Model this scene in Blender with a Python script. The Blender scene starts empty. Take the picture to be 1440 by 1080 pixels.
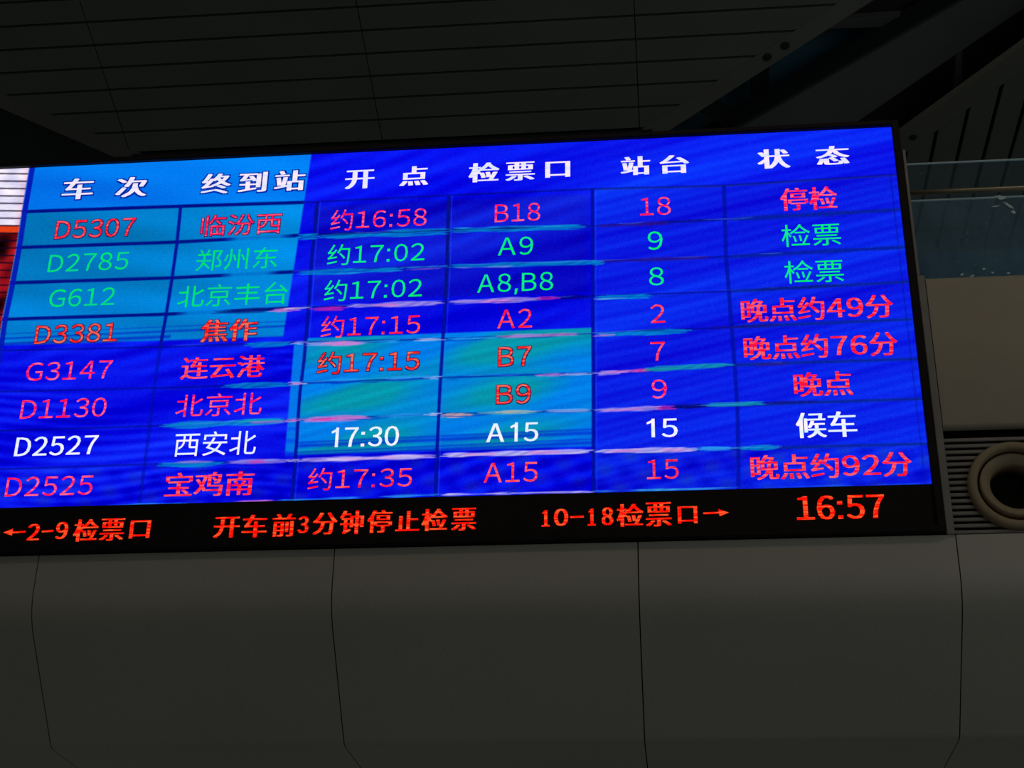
import bpy, bmesh, math
import numpy as np
from mathutils import Vector, Matrix

# ---------------------------------------------------------------- camera, world, light, exposure
scene = bpy.context.scene
COL = scene.collection
YAW, PITCH, ROLL, FPX = -0.110857, 0.477952, 0.0185325, 2250.0
EYE = Vector((0.0, 0.0, 1.6))
F_ = Vector((math.sin(YAW)*math.cos(PITCH), math.cos(YAW)*math.cos(PITCH), math.sin(PITCH)))
_r0 = Vector((math.cos(YAW), -math.sin(YAW), 0.0))
_u0 = _r0.cross(F_)
R_ = _r0*math.cos(ROLL) + _u0*math.sin(ROLL)
U_ = -_r0*math.sin(ROLL) + _u0*math.cos(ROLL)
cam_data = bpy.data.cameras.new('camera')
cam_data.sensor_width = 36.0
cam_data.lens = 36.0*FPX/1440.0
cam_data.clip_end = 200
cam = bpy.data.objects.new('camera', cam_data)
COL.objects.link(cam)
cam.matrix_world = Matrix(((R_.x, U_.x, -F_.x, EYE.x), (R_.y, U_.y, -F_.y, EYE.y), (R_.z, U_.z, -F_.z, EYE.z), (0, 0, 0, 1)))
scene.camera = cam

world = bpy.data.worlds.new('world')
scene.world = world
world.use_nodes = True
bg = world.node_tree.nodes['Background']
bg.inputs['Color'].default_value = (0.96, 1.0, 0.92, 1)
bg.inputs['Strength'].default_value = 0.034


def area_light(name, loc, target, sx, sy, power, color):
    ld = bpy.data.lights.new(name, 'AREA')
    ld.shape = 'RECTANGLE'
    ld.size, ld.size_y, ld.energy, ld.color = sx, sy, power, color
    o = bpy.data.objects.new(name, ld)
    COL.objects.link(o)
    o.location = loc
    o.rotation_euler = (Vector(target) - Vector(loc)).to_track_quat('-Z', 'Y').to_euler()
    return o


# warm row of lamps under the roof in front of the board, an added fill that grades the ceiling brighter to the right,
# and an added unseen cool fill behind the glass that brightens its edges
area_light('hall_lamp', (1.0, 4.2, 14.4), (0.6, 10.0, 5.8), 12.0, 1.0, 64.0, (1.0, 0.82, 0.60))
area_light('ceiling_fill', (7.0, 4.0, 7.0), (0.5, 13.5, 12.4), 4.0, 3.0, 34.0, (0.95, 1.0, 0.92))
area_light('glass_edge_fill', (5.2, 12.0, 9.5), (2.6, 10.2, 8.0), 2.0, 0.3, 11.0, (0.75, 0.92, 1.0))

vs = scene.view_settings
vs.view_transform = 'Standard'
vs.look = 'None'
vs.exposure = 0.0
vs.gamma = 1.0
vs.use_curve_mapping = False


# ---------------------------------------------------------------- helpers
def ray(px, py):
    return F_*FPX + R_*(px-720.0) - U_*(py-540.0)


def at(px, py, Y=10.0):
    d = ray(px, py)
    return EYE + d*(Y/d.y)


def lin(c):
    return tuple(((v/255.0)/12.92 if v <= 10.3 else ((v/255.0+0.055)/1.055)**2.4) for v in c)


def empty(name, loc=(0, 0, 0), label=None, cat=None, kind=None, group=None, parent=None):
    o = bpy.data.objects.new(name, None)
    COL.objects.link(o)
    o.location = loc
    o.empty_display_size = 0.1
    if parent:
        o.parent = parent
    if label: o['label'] = label
    if cat: o['category'] = cat
    if kind: o['kind'] = kind
    if group: o['group'] = group
    return o


def link(name, mesh, mat=None, parent=None, **props):
    o = bpy.data.objects.new(name, mesh)
    COL.objects.link(o)
    if mat and not mesh.materials:
        mesh.materials.append(mat)
    if parent:
        o.parent = parent
        o.matrix_parent_inverse = Matrix.Translation(-parent.location)
    for k, v in props.items():
        o[k] = v
    return o


def from_bm(name, bm):
    bmesh.ops.recalc_face_normals(bm, faces=bm.faces[:])
    m = bpy.data.meshes.new(name)
    bm.to_mesh(m)
    bm.free()
    return m


def box(bm, x0, x1, y0, y1, z0, z1, bevel=0.0):
    r = bmesh.ops.create_cube(bm, size=1.0)
    for v in r['verts']:
        v.co = Vector(((x0+x1)/2+v.co.x*(x1-x0), (y0+y1)/2+v.co.y*(y1-y0), (z0+z1)/2+v.co.z*(z1-z0)))
    if bevel:
        ed = list({e for v in r['verts'] for e in v.link_edges})
        bmesh.ops.bevel(bm, geom=ed, offset=bevel, segments=2, affect='EDGES')


def box_mesh(name, *a, **k):
    bm = bmesh.new()
    box(bm, *a, **k)
    return from_bm(name, bm)


def prism(name, pts, off, bevel=0.0):
    """polygon of 3D points extruded by the vector off"""
    bm = bmesh.new()
    a = [bm.verts.new(p) for p in pts]
    b = [bm.verts.new(Vector(p)+off) for p in pts]
    n = len(pts)
    bm.faces.new(a)
    bm.faces.new(b[::-1])
    for i in range(n):
        bm.faces.new((a[i], b[i], b[(i+1) % n], a[(i+1) % n]))
    if bevel:
        bmesh.ops.bevel(bm, geom=bm.edges[:], offset=bevel, segments=1, affect='EDGES')
    return from_bm(name, bm)


def profile_x(name, prof, x0, x1, thick, smooth=True):
    """a sheet whose (y, z) profile runs along x, with thickness to the back"""
    bm = bmesh.new()
    P = [Vector((0, y, z)) for y, z in prof]
    N = []
    for i in range(len(P)):
        t = (P[min(i+1, len(P)-1)] - P[max(i-1, 0)]).normalized()
        N.append(Vector((0, -t.z, t.y)))       # towards the back
    rows = []
    for p, n in zip(P, N):
        q = p + n*thick
        rows.append([bm.verts.new((x0, p.y, p.z)), bm.verts.new((x1, p.y, p.z)), bm.verts.new((x1, q.y, q.z)), bm.verts.new((x0, q.y, q.z))])
    for a, b in zip(rows, rows[1:]):
        for i in range(4):
            f = bm.faces.new((a[i], a[(i+1) % 4], b[(i+1) % 4], b[i]))
            f.smooth = smooth and i == 0
    bm.faces.new(rows[0]); bm.faces.new(rows[-1][::-1])
    for e in bm.edges:
        if not all(f.smooth for f in e.link_faces): e.smooth = False
    return from_bm(name, bm)


def lathe(name, prof, seg=72, smooth=True):
    """(radius, y) profile turned about the y axis; closed loop"""
    bm = bmesh.new()
    rings = []
    for r, y in prof:
        rings.append([bm.verts.new((r*math.cos(2*math.pi*i/seg), y, r*math.sin(2*math.pi*i/seg))) for i in range(seg)])
    n = len(prof)
    for k in range(n):
        a, b = rings[k], rings[(k+1) % n]
        for i in range(seg):
            f = bm.faces.new((a[i], a[(i+1) % seg], b[(i+1) % seg], b[i]))
            f.smooth = smooth
    return from_bm(name, bm)


def surface(name, base, rough=0.6, metal=0.0, var=0.12, scale=9.0, bump=0.0, stretch=(1, 1, 1), spec=0.5, fine=0.0):
    m = bpy.data.materials.new(name)
    m.use_nodes = True
    nt = m.node_tree
    b = nt.nodes['Principled BSDF']
    b.inputs['Roughness'].default_value = rough
    b.inputs['Metallic'].default_value = metal
    b.inputs['Specular IOR Level'].default_value = spec
    tc = nt.nodes.new('ShaderNodeTexCoord')
    mp = nt.nodes.new('ShaderNodeMapping')
    mp.inputs['Scale'].default_value = stretch
    nt.links.new(tc.outputs['Object'], mp.inputs['Vector'])
    nz = nt.nodes.new('ShaderNodeTexNoise')
    nz.inputs['Scale'].default_value = scale
    nz.inputs['Detail'].default_value = 6
    nt.links.new(mp.outputs[0], nz.inputs['Vector'])
    cr = nt.nodes.new('ShaderNodeValToRGB')
    lo = [c*(1-var) for c in base]
    hi = [min(1, c*(1+var)) for c in base]
    cr.color_ramp.elements[0].position = 0.3
    cr.color_ramp.elements[1].position = 0.7
    cr.color_ramp.elements[0].color = (*lo, 1)
    cr.color_ramp.elements[1].color = (*hi, 1)
    nt.links.new(nz.outputs['Fac'], cr.inputs['Fac'])
    out = cr.outputs['Color']
    if fine:
        n2 = nt.nodes.new('ShaderNodeTexNoise')
        n2.inputs['Scale'].default_value = 150
        n2.inputs['Detail'].default_value = 3
        nt.links.new(tc.outputs['Object'], n2.inputs['Vector'])
        mr = nt.nodes.new('ShaderNodeMapRange')
        mr.inputs['From Min'].default_value = 0.3
        mr.inputs['From Max'].default_value = 0.7
        mr.inputs['To Min'].default_value = 1-fine
        mr.inputs['To Max'].default_value = 1+fine
        nt.links.new(n2.outputs['Fac'], mr.inputs['Value'])
        mx = nt.nodes.new('ShaderNodeVectorMath')
        mx.operation = 'SCALE'
        nt.links.new(out, mx.inputs[0])
        nt.links.new(mr.outputs[0], mx.inputs['Scale'])
        out = mx.outputs[0]
    nt.links.new(out, b.inputs['Base Color'])
    if bump:
        bp = nt.nodes.new('ShaderNodeBump')
        bp.inputs['Strength'].default_value = bump
        bp.inputs['Distance'].default_value = 0.01
        nt.links.new(nz.outputs['Fac'], bp.inputs['Height'])
        nt.links.new(bp.outputs[0], b.inputs['Normal'])
    return m


def led(name, c1, c2, scale=9.0, bias=0.5, stretch=(0.6, 1, 4.0)):
    """lit diodes: colour wanders between c1 and c2 (sRGB 0-255)"""
    m = bpy.data.materials.new(name)
    m.use_nodes = True
    nt = m.node_tree
    nt.nodes.clear()
    out = nt.nodes.new('ShaderNodeOutputMaterial')
    em = nt.nodes.new('ShaderNodeEmission')
    tc = nt.nodes.new('ShaderNodeTexCoord')
    mp = nt.nodes.new('ShaderNodeMapping')
    mp.inputs['Scale'].default_value = stretch
    nz = nt.nodes.new('ShaderNodeTexNoise')
    nz.inputs['Scale'].default_value = scale
    nz.inputs['Detail'].default_value = 4
    cr = nt.nodes.new('ShaderNodeValToRGB')
    cr.color_ramp.elements[0].position = bias-0.07
    cr.color_ramp.elements[1].position = bias+0.07
    cr.color_ramp.elements[0].color = (*lin(c1), 1)
    cr.color_ramp.elements[1].color = (*lin(c2), 1)
    nt.links.new(tc.outputs['Object'], mp.inputs['Vector'])
    nt.links.new(mp.outputs[0], nz.inputs['Vector'])
    nt.links.new(nz.outputs['Fac'], cr.inputs['Fac'])
    nt.links.new(cr.outputs['Color'], em.inputs['Color'])
    nt.links.new(em.outputs[0], out.inputs['Surface'])
    return m


M = {}
M['fascia'] = surface('fascia_aluminium', (0.53, 0.51, 0.46), rough=0.55, var=0.03, scale=1.0, fine=0.10, spec=0.3)
M['wall'] = surface('wall_panel_coating', (0.43, 0.38, 0.30), rough=0.55, var=0.06, scale=2.2, fine=0.10, spec=0.3)
M['trim'] = surface('grey_trim_metal', (0.28, 0.26, 0.25), rough=0.5, var=0.1, scale=6, spec=0.3)
M['bezel'] = surface('black_bezel', (0.013, 0.010, 0.011), rough=0.6, var=0.2, scale=8, spec=0.15)
M['cavity'] = surface('cavity_black', (0.012, 0.011, 0.010), rough=0.9, var=0.2, spec=0.0)
M['slat'] = surface('grille_slat_metal', (0.29, 0.265, 0.25), rough=0.5, var=0.08, scale=5, spec=0.3)
M['nozzle'] = surface('nozzle_plastic', (0.36, 0.28, 0.18), rough=0.5, var=0.08, scale=6, fine=0.08, spec=0.3)
M['plank'] = surface('ceiling_plank_coating', (0.155, 0.175, 0.165), rough=0.7, var=0.06, scale=1.2, fine=0.08, spec=0.15)
M['ceiling_frame'] = surface('ceiling_frame_coating', (0.17, 0.18, 0.165), rough=0.7, var=0.06, scale=1.5, fine=0.08, spec=0.15)
M['beam'] = surface('beam_paint', (0.13, 0.14, 0.145), rough=0.7, var=0.1, scale=1.4, spec=0.15)
M['strut'] = surface('dark_strut_paint', (0.025, 0.028, 0.032), rough=0.8, var=0.1, spec=0.1)
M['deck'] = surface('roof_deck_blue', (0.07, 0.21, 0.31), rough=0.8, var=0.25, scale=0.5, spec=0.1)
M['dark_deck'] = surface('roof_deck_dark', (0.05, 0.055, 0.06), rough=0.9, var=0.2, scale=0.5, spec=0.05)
M['rail'] = surface('handrail_brass_steel', (0.52, 0.45, 0.33), rough=0.35, metal=0.6, var=0.08)
M['edge'] = surface('ground_glass_edge', (0.85, 0.95, 0.97), rough=0.5, var=0.05)
_nt = M['edge'].node_tree                                          # the ground edge lets light through
_tl = _nt.nodes.new('ShaderNodeBsdfTranslucent')
_tl.inputs['Color'].default_value = (0.8, 0.95, 1.0, 1)
_mx = _nt.nodes.new('ShaderNodeMixShader')
_mx.inputs['Fac'].default_value = 0.6
_nt.links.new(_nt.nodes['Principled BSDF'].outputs[0], _mx.inputs[1])
_nt.links.new(_tl.outputs[0], _mx.inputs[2])
_nt.links.new(_mx.outputs[0], _nt.nodes['Material Output'].inputs['Surface'])


def glass_mat(name, dust, dusty):
    m = bpy.data.materials.new(name)
    m.use_nodes = True
    nt = m.node_tree
    nt.nodes.clear()
    out = nt.nodes.new('ShaderNodeOutputMaterial')
    tr = nt.nodes.new('ShaderNodeBsdfTransparent')
    tr.inputs['Color'].default_value = (0.82, 0.92, 0.97, 1)
    df = nt.nodes.new('ShaderNodeBsdfDiffuse')
    df.inputs['Color'].default_value = (*dusty, 1)
    gl = nt.nodes.new('ShaderNodeBsdfGlossy')
    gl.inputs['Roughness'].default_value = 0.0
    gl.inputs['Color'].default_value = (0.9, 0.97, 1, 1)
    tc = nt.nodes.new('ShaderNodeTexCoord')
    nz = nt.nodes.new('ShaderNodeTexNoise')
    nz.inputs['Scale'].default_value = 5.0
    nz.inputs['Detail'].default_value = 8
    nz.inputs['Roughness'].default_value = 0.7
    mp = nt.nodes.new('ShaderNodeMapping')
    mp.inputs['Scale'].default_value = (1.6, 1.0, 0.6)
    nt.links.new(tc.outputs['Object'], mp.inputs['Vector'])
    nt.links.new(mp.outputs[0], nz.inputs['Vector'])
    mr = nt.nodes.new('ShaderNodeMapRange')
    mr.inputs['From Min'].default_value = 0.4
    mr.inputs['From Max'].default_value = 0.75
    mr.inputs['To Min'].default_value = dust
    mr.inputs['To Max'].default_value = dust*2.2
    nt.links.new(nz.outputs['Fac'], mr.inputs['Value'])
    # specks of dirt
    vo = nt.nodes.new('ShaderNodeTexVoronoi')
    vo.inputs['Scale'].default_value = 11.0
    nt.links.new(tc.outputs['Object'], vo.inputs['Vector'])
    lt = nt.nodes.new('ShaderNodeMath')
    lt.operation = 'LESS_THAN'
    lt.inputs[1].default_value = 0.085
    nt.links.new(vo.outputs['Distance'], lt.inputs[0])
    ml = nt.nodes.new('ShaderNodeMath')
    ml.operation = 'MULTIPLY_ADD'
    ml.inputs[1].default_value = 0.22
    nt.links.new(lt.outputs[0], ml.inputs[0])
    nt.links.new(mr.outputs[0], ml.inputs[2])
    a = nt.nodes.new('ShaderNodeMixShader')
    a.inputs['Fac'].default_value = 0.04
    nt.links.new(tr.outputs[0], a.inputs[1])
    nt.links.new(gl.outputs[0], a.inputs[2])
    b = nt.nodes.new('ShaderNodeMixShader')
    nt.links.new(ml.outputs[0], b.inputs['Fac'])
    nt.links.new(a.outputs[0], b.inputs[1])
    nt.links.new(df.outputs[0], b.inputs[2])
    nt.links.new(b.outputs[0], out.inputs['Surface'])
    return m


M['glass_dusty'] = glass_mat('dusty_glass', 0.075, (0.34, 0.55, 0.72))
M['glass_clear'] = glass_mat('clear_glass', 0.022, (0.34, 0.52, 0.66))

# ---------------------------------------------------------------- main sloping ceiling
# the slope's own coordinates: (x, s) with s measured down the slope, h away from the room
S0 = Vector((0.0, 12.54494, 12.64916))
D1 = Vector((0.0, 0.9586, -0.2847))
UPN = Vector((0.0, 0.2847, 0.9586))


def sl(x, s, h=0.0):
    return Vector((x, 0, 0)) + S0 + D1*s + UPN*h


def clip(poly, a, b, c):
    """keep the side a*x + b*y <= c"""
    out = []
    for i in range(len(poly)):
        p, q = poly[i], poly[(i+1) % len(poly)]
        dp, dq = a*p[0]+b*p[1]-c, a*q[0]+b*q[1]-c
        if dp <= 0: out.append(p)
        if dp*dq < 0:
            t = dp/(dp-dq)
            out.append((p[0]+(q[0]-p[0])*t, p[1]+(q[1]-p[1])*t))
    return out


# diagonals that cut the planked field: right x + 1.385 s <= 2.300 ; left -x + 1.458 s <= 8.521
RA, RC = 1.385, 2.310
LA, LC = 1.458, 8.520
ceiling = empty('ceiling', (0, 0, 0), kind='structure')
joints = [-14.55, -11.69, -8.83, -5.97, -3.087, -0.24, 2.62, 5.48]
GAP, JG, PITCH_S, S_LINE = 0.030, 0.009, 0.2872, 0.087
for k in range(-9, 7):
    s0 = S_LINE + PITCH_S*(k-1) + GAP/2
    s1 = S_LINE + PITCH_S*k - GAP/2
    for xa, xb in zip(joints, joints[1:]):
        poly = [(xa+JG/2, s0), (xb-JG/2, s0), (xb-JG/2, s1), (xa+JG/2, s1)]
        poly = clip(poly, 1, RA, RC)
        poly = clip(poly, -1, LA, LC)
        if len(poly) < 3: continue
        xs = [p[0] for p in poly]
        if max(xs)-min(xs) < 0.05: continue
        link('ceiling_plank', prism('ceiling_plank', [sl(x, s) for x, s in poly], UPN*0.05, 0.003), M['plank'], ceiling)
# dark backing sheet above the gaps
bk = [(-14.5, -3.2), (7.0, -3.2), (7.0, 1.72)]
poly = clip(clip([(-14.5, -3.2), (7.0, -3.2), (7.0, 1.90), (-14.5, 1.90)], 1, RA, RC+0.02), -1, LA, LC+0.02)
link('ceiling_backing', prism('ceiling_backing', [sl(x, s, 0.07) for x, s in poly], UPN*0.02), M['cavity'], ceiling)
# edge frames along both diagonals
def band(name, x0, s0, x1, s1, w0, w1, h0, h1, mat, parent=None, **pr):
    d = Vector((x1-x0, s1-s0)).normalized()
    n = Vector((d.y, -d.x))
    pts = [(x0+n.x*w0, s0+n.y*w0), (x1+n.x*w0, s1+n.y*w0), (x1+n.x*w1, s1+n.y*w1), (x0+n.x*w1, s0+n.y*w1)]
    return link(name, prism(name, [sl(x, s, h0) for x, s in pts], UPN*(h1-h0), 0.004), mat, parent, **pr)

xr = lambda s: RC-RA*s
xl = lambda s: -LC+LA*s
trim_r = empty('trim_1', sl(1.2, 0.9), kind='structure')
band('edge_band', xr(2.6), 2.6, xr(-3.2), -3.2, -0.20, 0.0, 0.0, 0.10, M['ceiling_frame'], trim_r)
trim_l = empty('trim_2', sl(-6.5, 1.3), kind='structure')
band('edge_band', xl(2.6), 2.6, xl(-3.2), -3.2, 0.0, 0.20, 0.0, 0.10, M['ceiling_frame'], trim_l)
# dark strip added for the shade at the lower end of the planked field
link('edge_band', prism('edge_band', [sl(x, s, -0.01) for x, s in ((-5.95, 1.83), (-0.1, 1.83), (-0.1, 2.5), (-5.95, 2.5))], UPN*0.25), M['strut'], trim_l,
     label='added dark strip for the shade across the low end of the planks')
# two round bolts on the right frame
def bolt(name, p, parent, r=0.05):
    bm = bmesh.new()
    bmesh.ops.create_cone(bm, cap_ends=True, segments=16, radius1=r, radius2=r*0.7, depth=0.03)
    q = (-UPN).to_track_quat('Z', 'Y').to_matrix().to_4x4()
    bmesh.ops.transform(bm, matrix=Matrix.Translation(p)@q, verts=bm.verts[:])
    link(name, from_bm(name, bm), M['strut'], parent)

bolt('bolt', sl(1.303, 0.831, -0.012), trim_r)
bolt('bolt', sl(1.123, 0.961, -0.012), trim_r)

# ---------------------------------------------------------------- roof void, valley beam and struts right of the planks
deck = link('roof_deck', prism('roof_deck', [sl(x, s, 0.95) for x, s in ((-18, -5), (14, -5), (14, 7), (-18, 7))], UPN*0.1), M['deck'])
deck['kind'] = 'structure'


def hb(px, py, h):
    """point on the slope shifted by h along its normal, seen at the given picture spot"""
    d = ray(px, py)
    t = ((S0 + UPN*h) - EYE).dot(UPN)/d.dot(UPN)
    return EYE + d*t


vb = empty('ceiling_beam', hb(1250, 90, -0.1), kind='structure')
# broad valley beam: underside, extended well beyond the frame
b0, b1, b2, b3 = hb(1089, 153, .15), hb(1315, 24, .15), hb(1440, 12, .15), hb(1218, 163, .15)
e0, e3 = b0 + (b0-b1)*1.2, b3 + (b3-b2)*1.0
e1, e2 = b1 + (b1-b0)*1.6, b2 + (b2-b3)*1.4
link('soffit_plate', prism('soffit_plate', [e0, e1, e2, e3], UPN*0.06, 0.006), M['beam'], vb)
# its side web and lower flange
wv = (b1-b0).normalized()
link('web', prism('web', [e0+UPN*.06, e1+UPN*.06, e1+UPN*.06+Vector((.12, .1, 0)), e0+UPN*.06+Vector((.12, .1, 0))], UPN*0.35, 0.004), M['dark_deck'], vb)
link('web', prism('web', [e3+UPN*.06, e2+UPN*.06, e2+UPN*.06-Vector((.12, .1, 0)), e3+UPN*.06-Vector((.12, .1, 0))], UPN*0.35, 0.004), M['dark_deck'], vb)

# dark post, diagonal strut and light purlin in the roof void
def quad_strut(name, ps, h, th, mat, **pr):
    pts = [hb(x, y, h) for x, y in ps]
    o = link(name, prism(name, pts, UPN*th, 0.006), mat, None, **pr)
    return o

quad_strut('roof_strut', [(1056, 80), (1082, 80), (1080, 230), (1058, 230)], 0.55, 0.15, M['strut'], kind='structure')
quad_strut('roof_strut', [(984, 158), (1000, 144), (1064, 178), (1040, 192)], 0.35, 0.12, M['strut'], kind='structure')
quad_strut('roof_purlin', [(1140, 30), (1330, 18), (1318, 36), (1130, 42)], 0.50, 0.10, M['beam'], kind='structure')
quad_strut('roof_strut', [(1345, 60), (1354, 50), (1352, 150), (1340, 165)], 0.30, 0.12, M['beam'], kind='structure')
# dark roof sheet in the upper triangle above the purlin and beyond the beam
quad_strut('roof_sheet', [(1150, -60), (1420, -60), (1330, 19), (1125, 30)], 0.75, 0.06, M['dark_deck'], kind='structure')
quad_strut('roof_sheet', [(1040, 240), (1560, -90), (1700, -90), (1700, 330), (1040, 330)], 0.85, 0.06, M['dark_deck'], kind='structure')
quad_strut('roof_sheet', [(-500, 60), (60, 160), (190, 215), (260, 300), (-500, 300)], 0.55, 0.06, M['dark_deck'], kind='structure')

# ---------------------------------------------------------------- second ceiling, right, planks running away from the hall
E2 = ray(1040, 1550).normalized()                                  # plank direction
XD = Vector((1, 0, 0))
N2 = XD.cross(E2).normalized()
if N2.z < 0: N2 = -N2
P2 = EYE + ray(1372, 264)*(18.4/FPX)


def on2(px, py, h=0.0):
    d = ray(px, py)
    t = ((P2 + N2*h) - EYE).dot(N2)/d.dot(N2)
    return EYE + d*t


def uv2(p):
    q = p - P2
    # solve q = a*XD + b*E2
    b = (q.y*E2.y + q.z*E2.z)/(E2.y**2 + E2.z**2)
    return q.x - b*E2.x, b


def w2(a, b, h=0.0):
    return P2 + XD*a + E2*b + N2*h


ceiling2 = empty('ceiling.001', P2, kind='structure')
pA, pB = uv2(on2(1278, 212)), uv2(on2(1407, 121))
du, dv = pB[0]-pA[0], pB[1]-pA[1]
# half plane: behind the diagonal (towards the bottom right of the picture)
ca, cb = dv, -du
cc = ca*pA[0] + cb*pA[1]
tst = uv2(on2(1400, 300))
if ca*tst[0]+cb*tst[1]-cc > 0: ca, cb, cc = -ca, -cb, -cc
pitch2 = abs(uv2(on2(1408, 264))[0] - uv2(on2(1337, 264))[0])/2
for k in range(-6, 16):
    a0, a1 = pitch2*k + 0.02, pitch2*(k+1) - 0.02
    poly = clip([(a0, -9), (a1, -9), (a1, 7), (a0, 7)], ca, cb, cc)
    if len(poly) < 3: continue
    link('ceiling_plank', prism('ceiling_plank', [w2(a, b) for a, b in poly], N2*0.05, 0.003), M['plank'], ceiling2)
poly = clip([(-3, -9), (8, -9), (8, 7), (-3, 7)], ca, cb, cc)
link('ceiling_backing', prism('ceiling_backing', [w2(a, b, 0.08) for a, b in poly], N2*0.02), M['cavity'], ceiling2)
trim_c = empty('trim_3', on2(1340, 160), kind='structure')
dl = Vector((du, dv)).normalized()
nn = Vector((-ca, -cb)).normalized()*-1
pts = [(pA[0]-dl.x*5, pA[1]-dl.y*5), (pB[0]+dl.x*6, pB[1]+dl.y*6)]
wd = 0.30
pts += [(pts[1][0]+nn.x*wd, pts[1][1]+nn.y*wd), (pts[0][0]+nn.x*wd, pts[0][1]+nn.y*wd)]
link('edge_band', prism('edge_band', [w2(a, b) for a, b in pts], N2*0.08, 0.004), M['ceiling_frame'], trim_c)
bm = bmesh.new()
bmesh.ops.create_cone(bm, cap_ends=True, segments=16, radius1=0.045, radius2=0.03, depth=0.03)
bmesh.ops.transform(bm, matrix=Matrix.Translation(on2(1284, 194, -0.012))@(-N2).to_track_quat('Z', 'Y').to_matrix().to_4x4(), verts=bm.verts[:])
link('bolt', from_bm('bolt', bm), M['strut'], trim_c)

# ---------------------------------------------------------------- front wall: curved fascia below, flat panels right of the board
wall = empty('wall_front', (0, 10.0, 4.3), kind='structure')
prof = [(10.0, 5.592), (10.0, 5.42), (10.0, 5.34)]
cx, cz, cr_ = 10.42, 5.34, 0.42
for i in range(1, 9):
    a = math.radians(45*i/8)
    prof.append((cx-cr_*math.cos(a), cz-cr_*math.sin(a)))
yy, zz = prof[-1]
prof.append((yy+0.22, zz-0.225))
prof.append((10.685, 4.465))
y2, z2 = prof[-1]
R2 = 0.12
c2y, c2z = y2+R2*math.sin(math.radians(45)), z2+R2*math.cos(math.radians(45))
for i in range(1, 7):
    a = math.radians(45-45*i/6)
    prof.append((c2y-R2*math.sin(a), c2z-R2*math.cos(a)))
prof.append((11.35, prof[-1][1]))
prof.append((12.6, prof[-1][1]))
fx = [-8.55, -6.46, -4.389, -2.306, -0.248, 1.829, 3.90, 5.97]
for a, b in zip(fx, fx[1:]):
    link('fascia_panel', profile_x('fascia_panel', prof, a+0.004, b-0.004, 0.03), M['fascia'], wall)
back = [(y+0.035*0.7, z+0.02) for y, z in prof]
link('fascia_backing', profile_x('fascia_backing', [(y+0.05, z+0.03) for y, z in prof], -8.5, 5.9, 0.02), M['cavity'], wall)
# flat panel above the grille with rolled top edge
tp = [(10.40, 7.575), (10.06, 7.575), (10.03, 7.565), (10.008, 7.54), (10.0, 7.51), (10.0, 6.40), (10.012, 6.375), (10.05, 6.368)]
for a, b in ((1.832, 3.90), (3.908, 5.97)):
    link('wall_panel', profile_x('wall_panel', tp, a, b, 0.025), M['wall'], wall)
link('upper_ledge', box_mesh('upper_ledge', -8.5, 5.97, 10.35, 12.6, 7.50, 7.56), M['wall'], wall)
# vertical trim between board and wall
trim_v = link('trim_4', box_mesh('trim_4', 1.772, 1.824, 9.985, 10.16, 5.592, 7.57, bevel=0.004), M['trim'])
link('upper_strip', box_mesh('upper_strip', 1.772, 1.793, 9.985, 10.16, 7.57, 8.66, bevel=0.003), M['trim'], trim_v)
trim_v['kind'] = 'structure'

# ---------------------------------------------------------------- ventilation grille and round air nozzle
GX0, GX1 = 1.828, 3.85
grille = empty('ventilation_grille', (2.8, 10.05, 5.6), 'grey horizontal-slat air grille in the wall right of the board, below the wall panel', 'grille')
link('back_box', box_mesh('back_box', GX0, GX1, 10.24, 10.28, 5.56, 6.40), M['cavity'], grille, label='black cavity behind the slats')
link('header', box_mesh('header', GX0, GX1, 10.03, 10.24, 6.372, 6.392), M['cavity'], grille)
NC = Vector((2.262, 10.0, 5.937))                                  # nozzle centre
for k in range(16):
    z = 6.288 - 0.0445*k
    dz = max(0.0, abs(z-NC.z)-0.012)
    hw = math.sqrt(max(0.0, 0.285**2-dz*dz))
    runs = [(GX0, GX1)] if hw == 0 else [(GX0, NC.x-hw), (NC.x+hw, GX1)]
    for xa, xb in runs:
        link('slat', box_mesh('slat', xa, xb, 10.024, 10.040, z-0.0125, z+0.0125, bevel=0.003), M['slat'], grille)
noz = empty('air_nozzle', (0, 0, 0), parent=grille)
noz.matrix_parent_inverse = Matrix.Translation(-grille.location)
noz.location = NC
noz['label'] = 'round beige air nozzle with a black throat'


def place(o, loc, rot=None):
    o.matrix_parent_inverse = Matrix.Identity(4)
    o.location = Vector(loc) - NC
    if rot: o.rotation_euler = rot
    return o

oring = [(0.315, 0.03), (0.315, 0.004), (0.310, -0.012), (0.300, -0.020), (0.285, -0.024), (0.268, -0.022), (0.256, -0.012), (0.252, 0.004), (0.250, 0.06), (0.300, 0.06)]
place(link('outer_ring', lathe('outer_ring', oring), M['nozzle'], noz), NC)
iring = [(0.242, 0.05), (0.241, 0.006), (0.236, -0.004), (0.222, -0.004), (0.196, 0.010), (0.176, 0.026), (0.169, 0.036), (0.166, 0.15), (0.172, 0.15), (0.20, 0.08)]
place(link('swivel_ring', lathe('swivel_ring', iring), M['nozzle'], noz), (2.266, 10.0, 5.943), (math.radians(-7), 0, math.radians(3)))
bm = bmesh.new()
bmesh.ops.create_cone(bm, cap_ends=True, segments=48, radius1=0.25, radius2=0.25, depth=0.03)
bmesh.ops.rotate(bm, matrix=Matrix.Rotation(math.pi/2, 3, 'X'), verts=bm.verts[:])
place(link('throat', from_bm('throat', bm), M['cavity'], noz, label='black throat'), (2.262, 10.195, 5.937))
bm = bmesh.new()
bmesh.ops.create_cone(bm, cap_ends=False, segments=48, radius1=0.252, radius2=0.252, depth=0.16)
bmesh.ops.rotate(bm, matrix=Matrix.Rotation(math.pi/2, 3, 'X'), verts=bm.verts[:])
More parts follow.
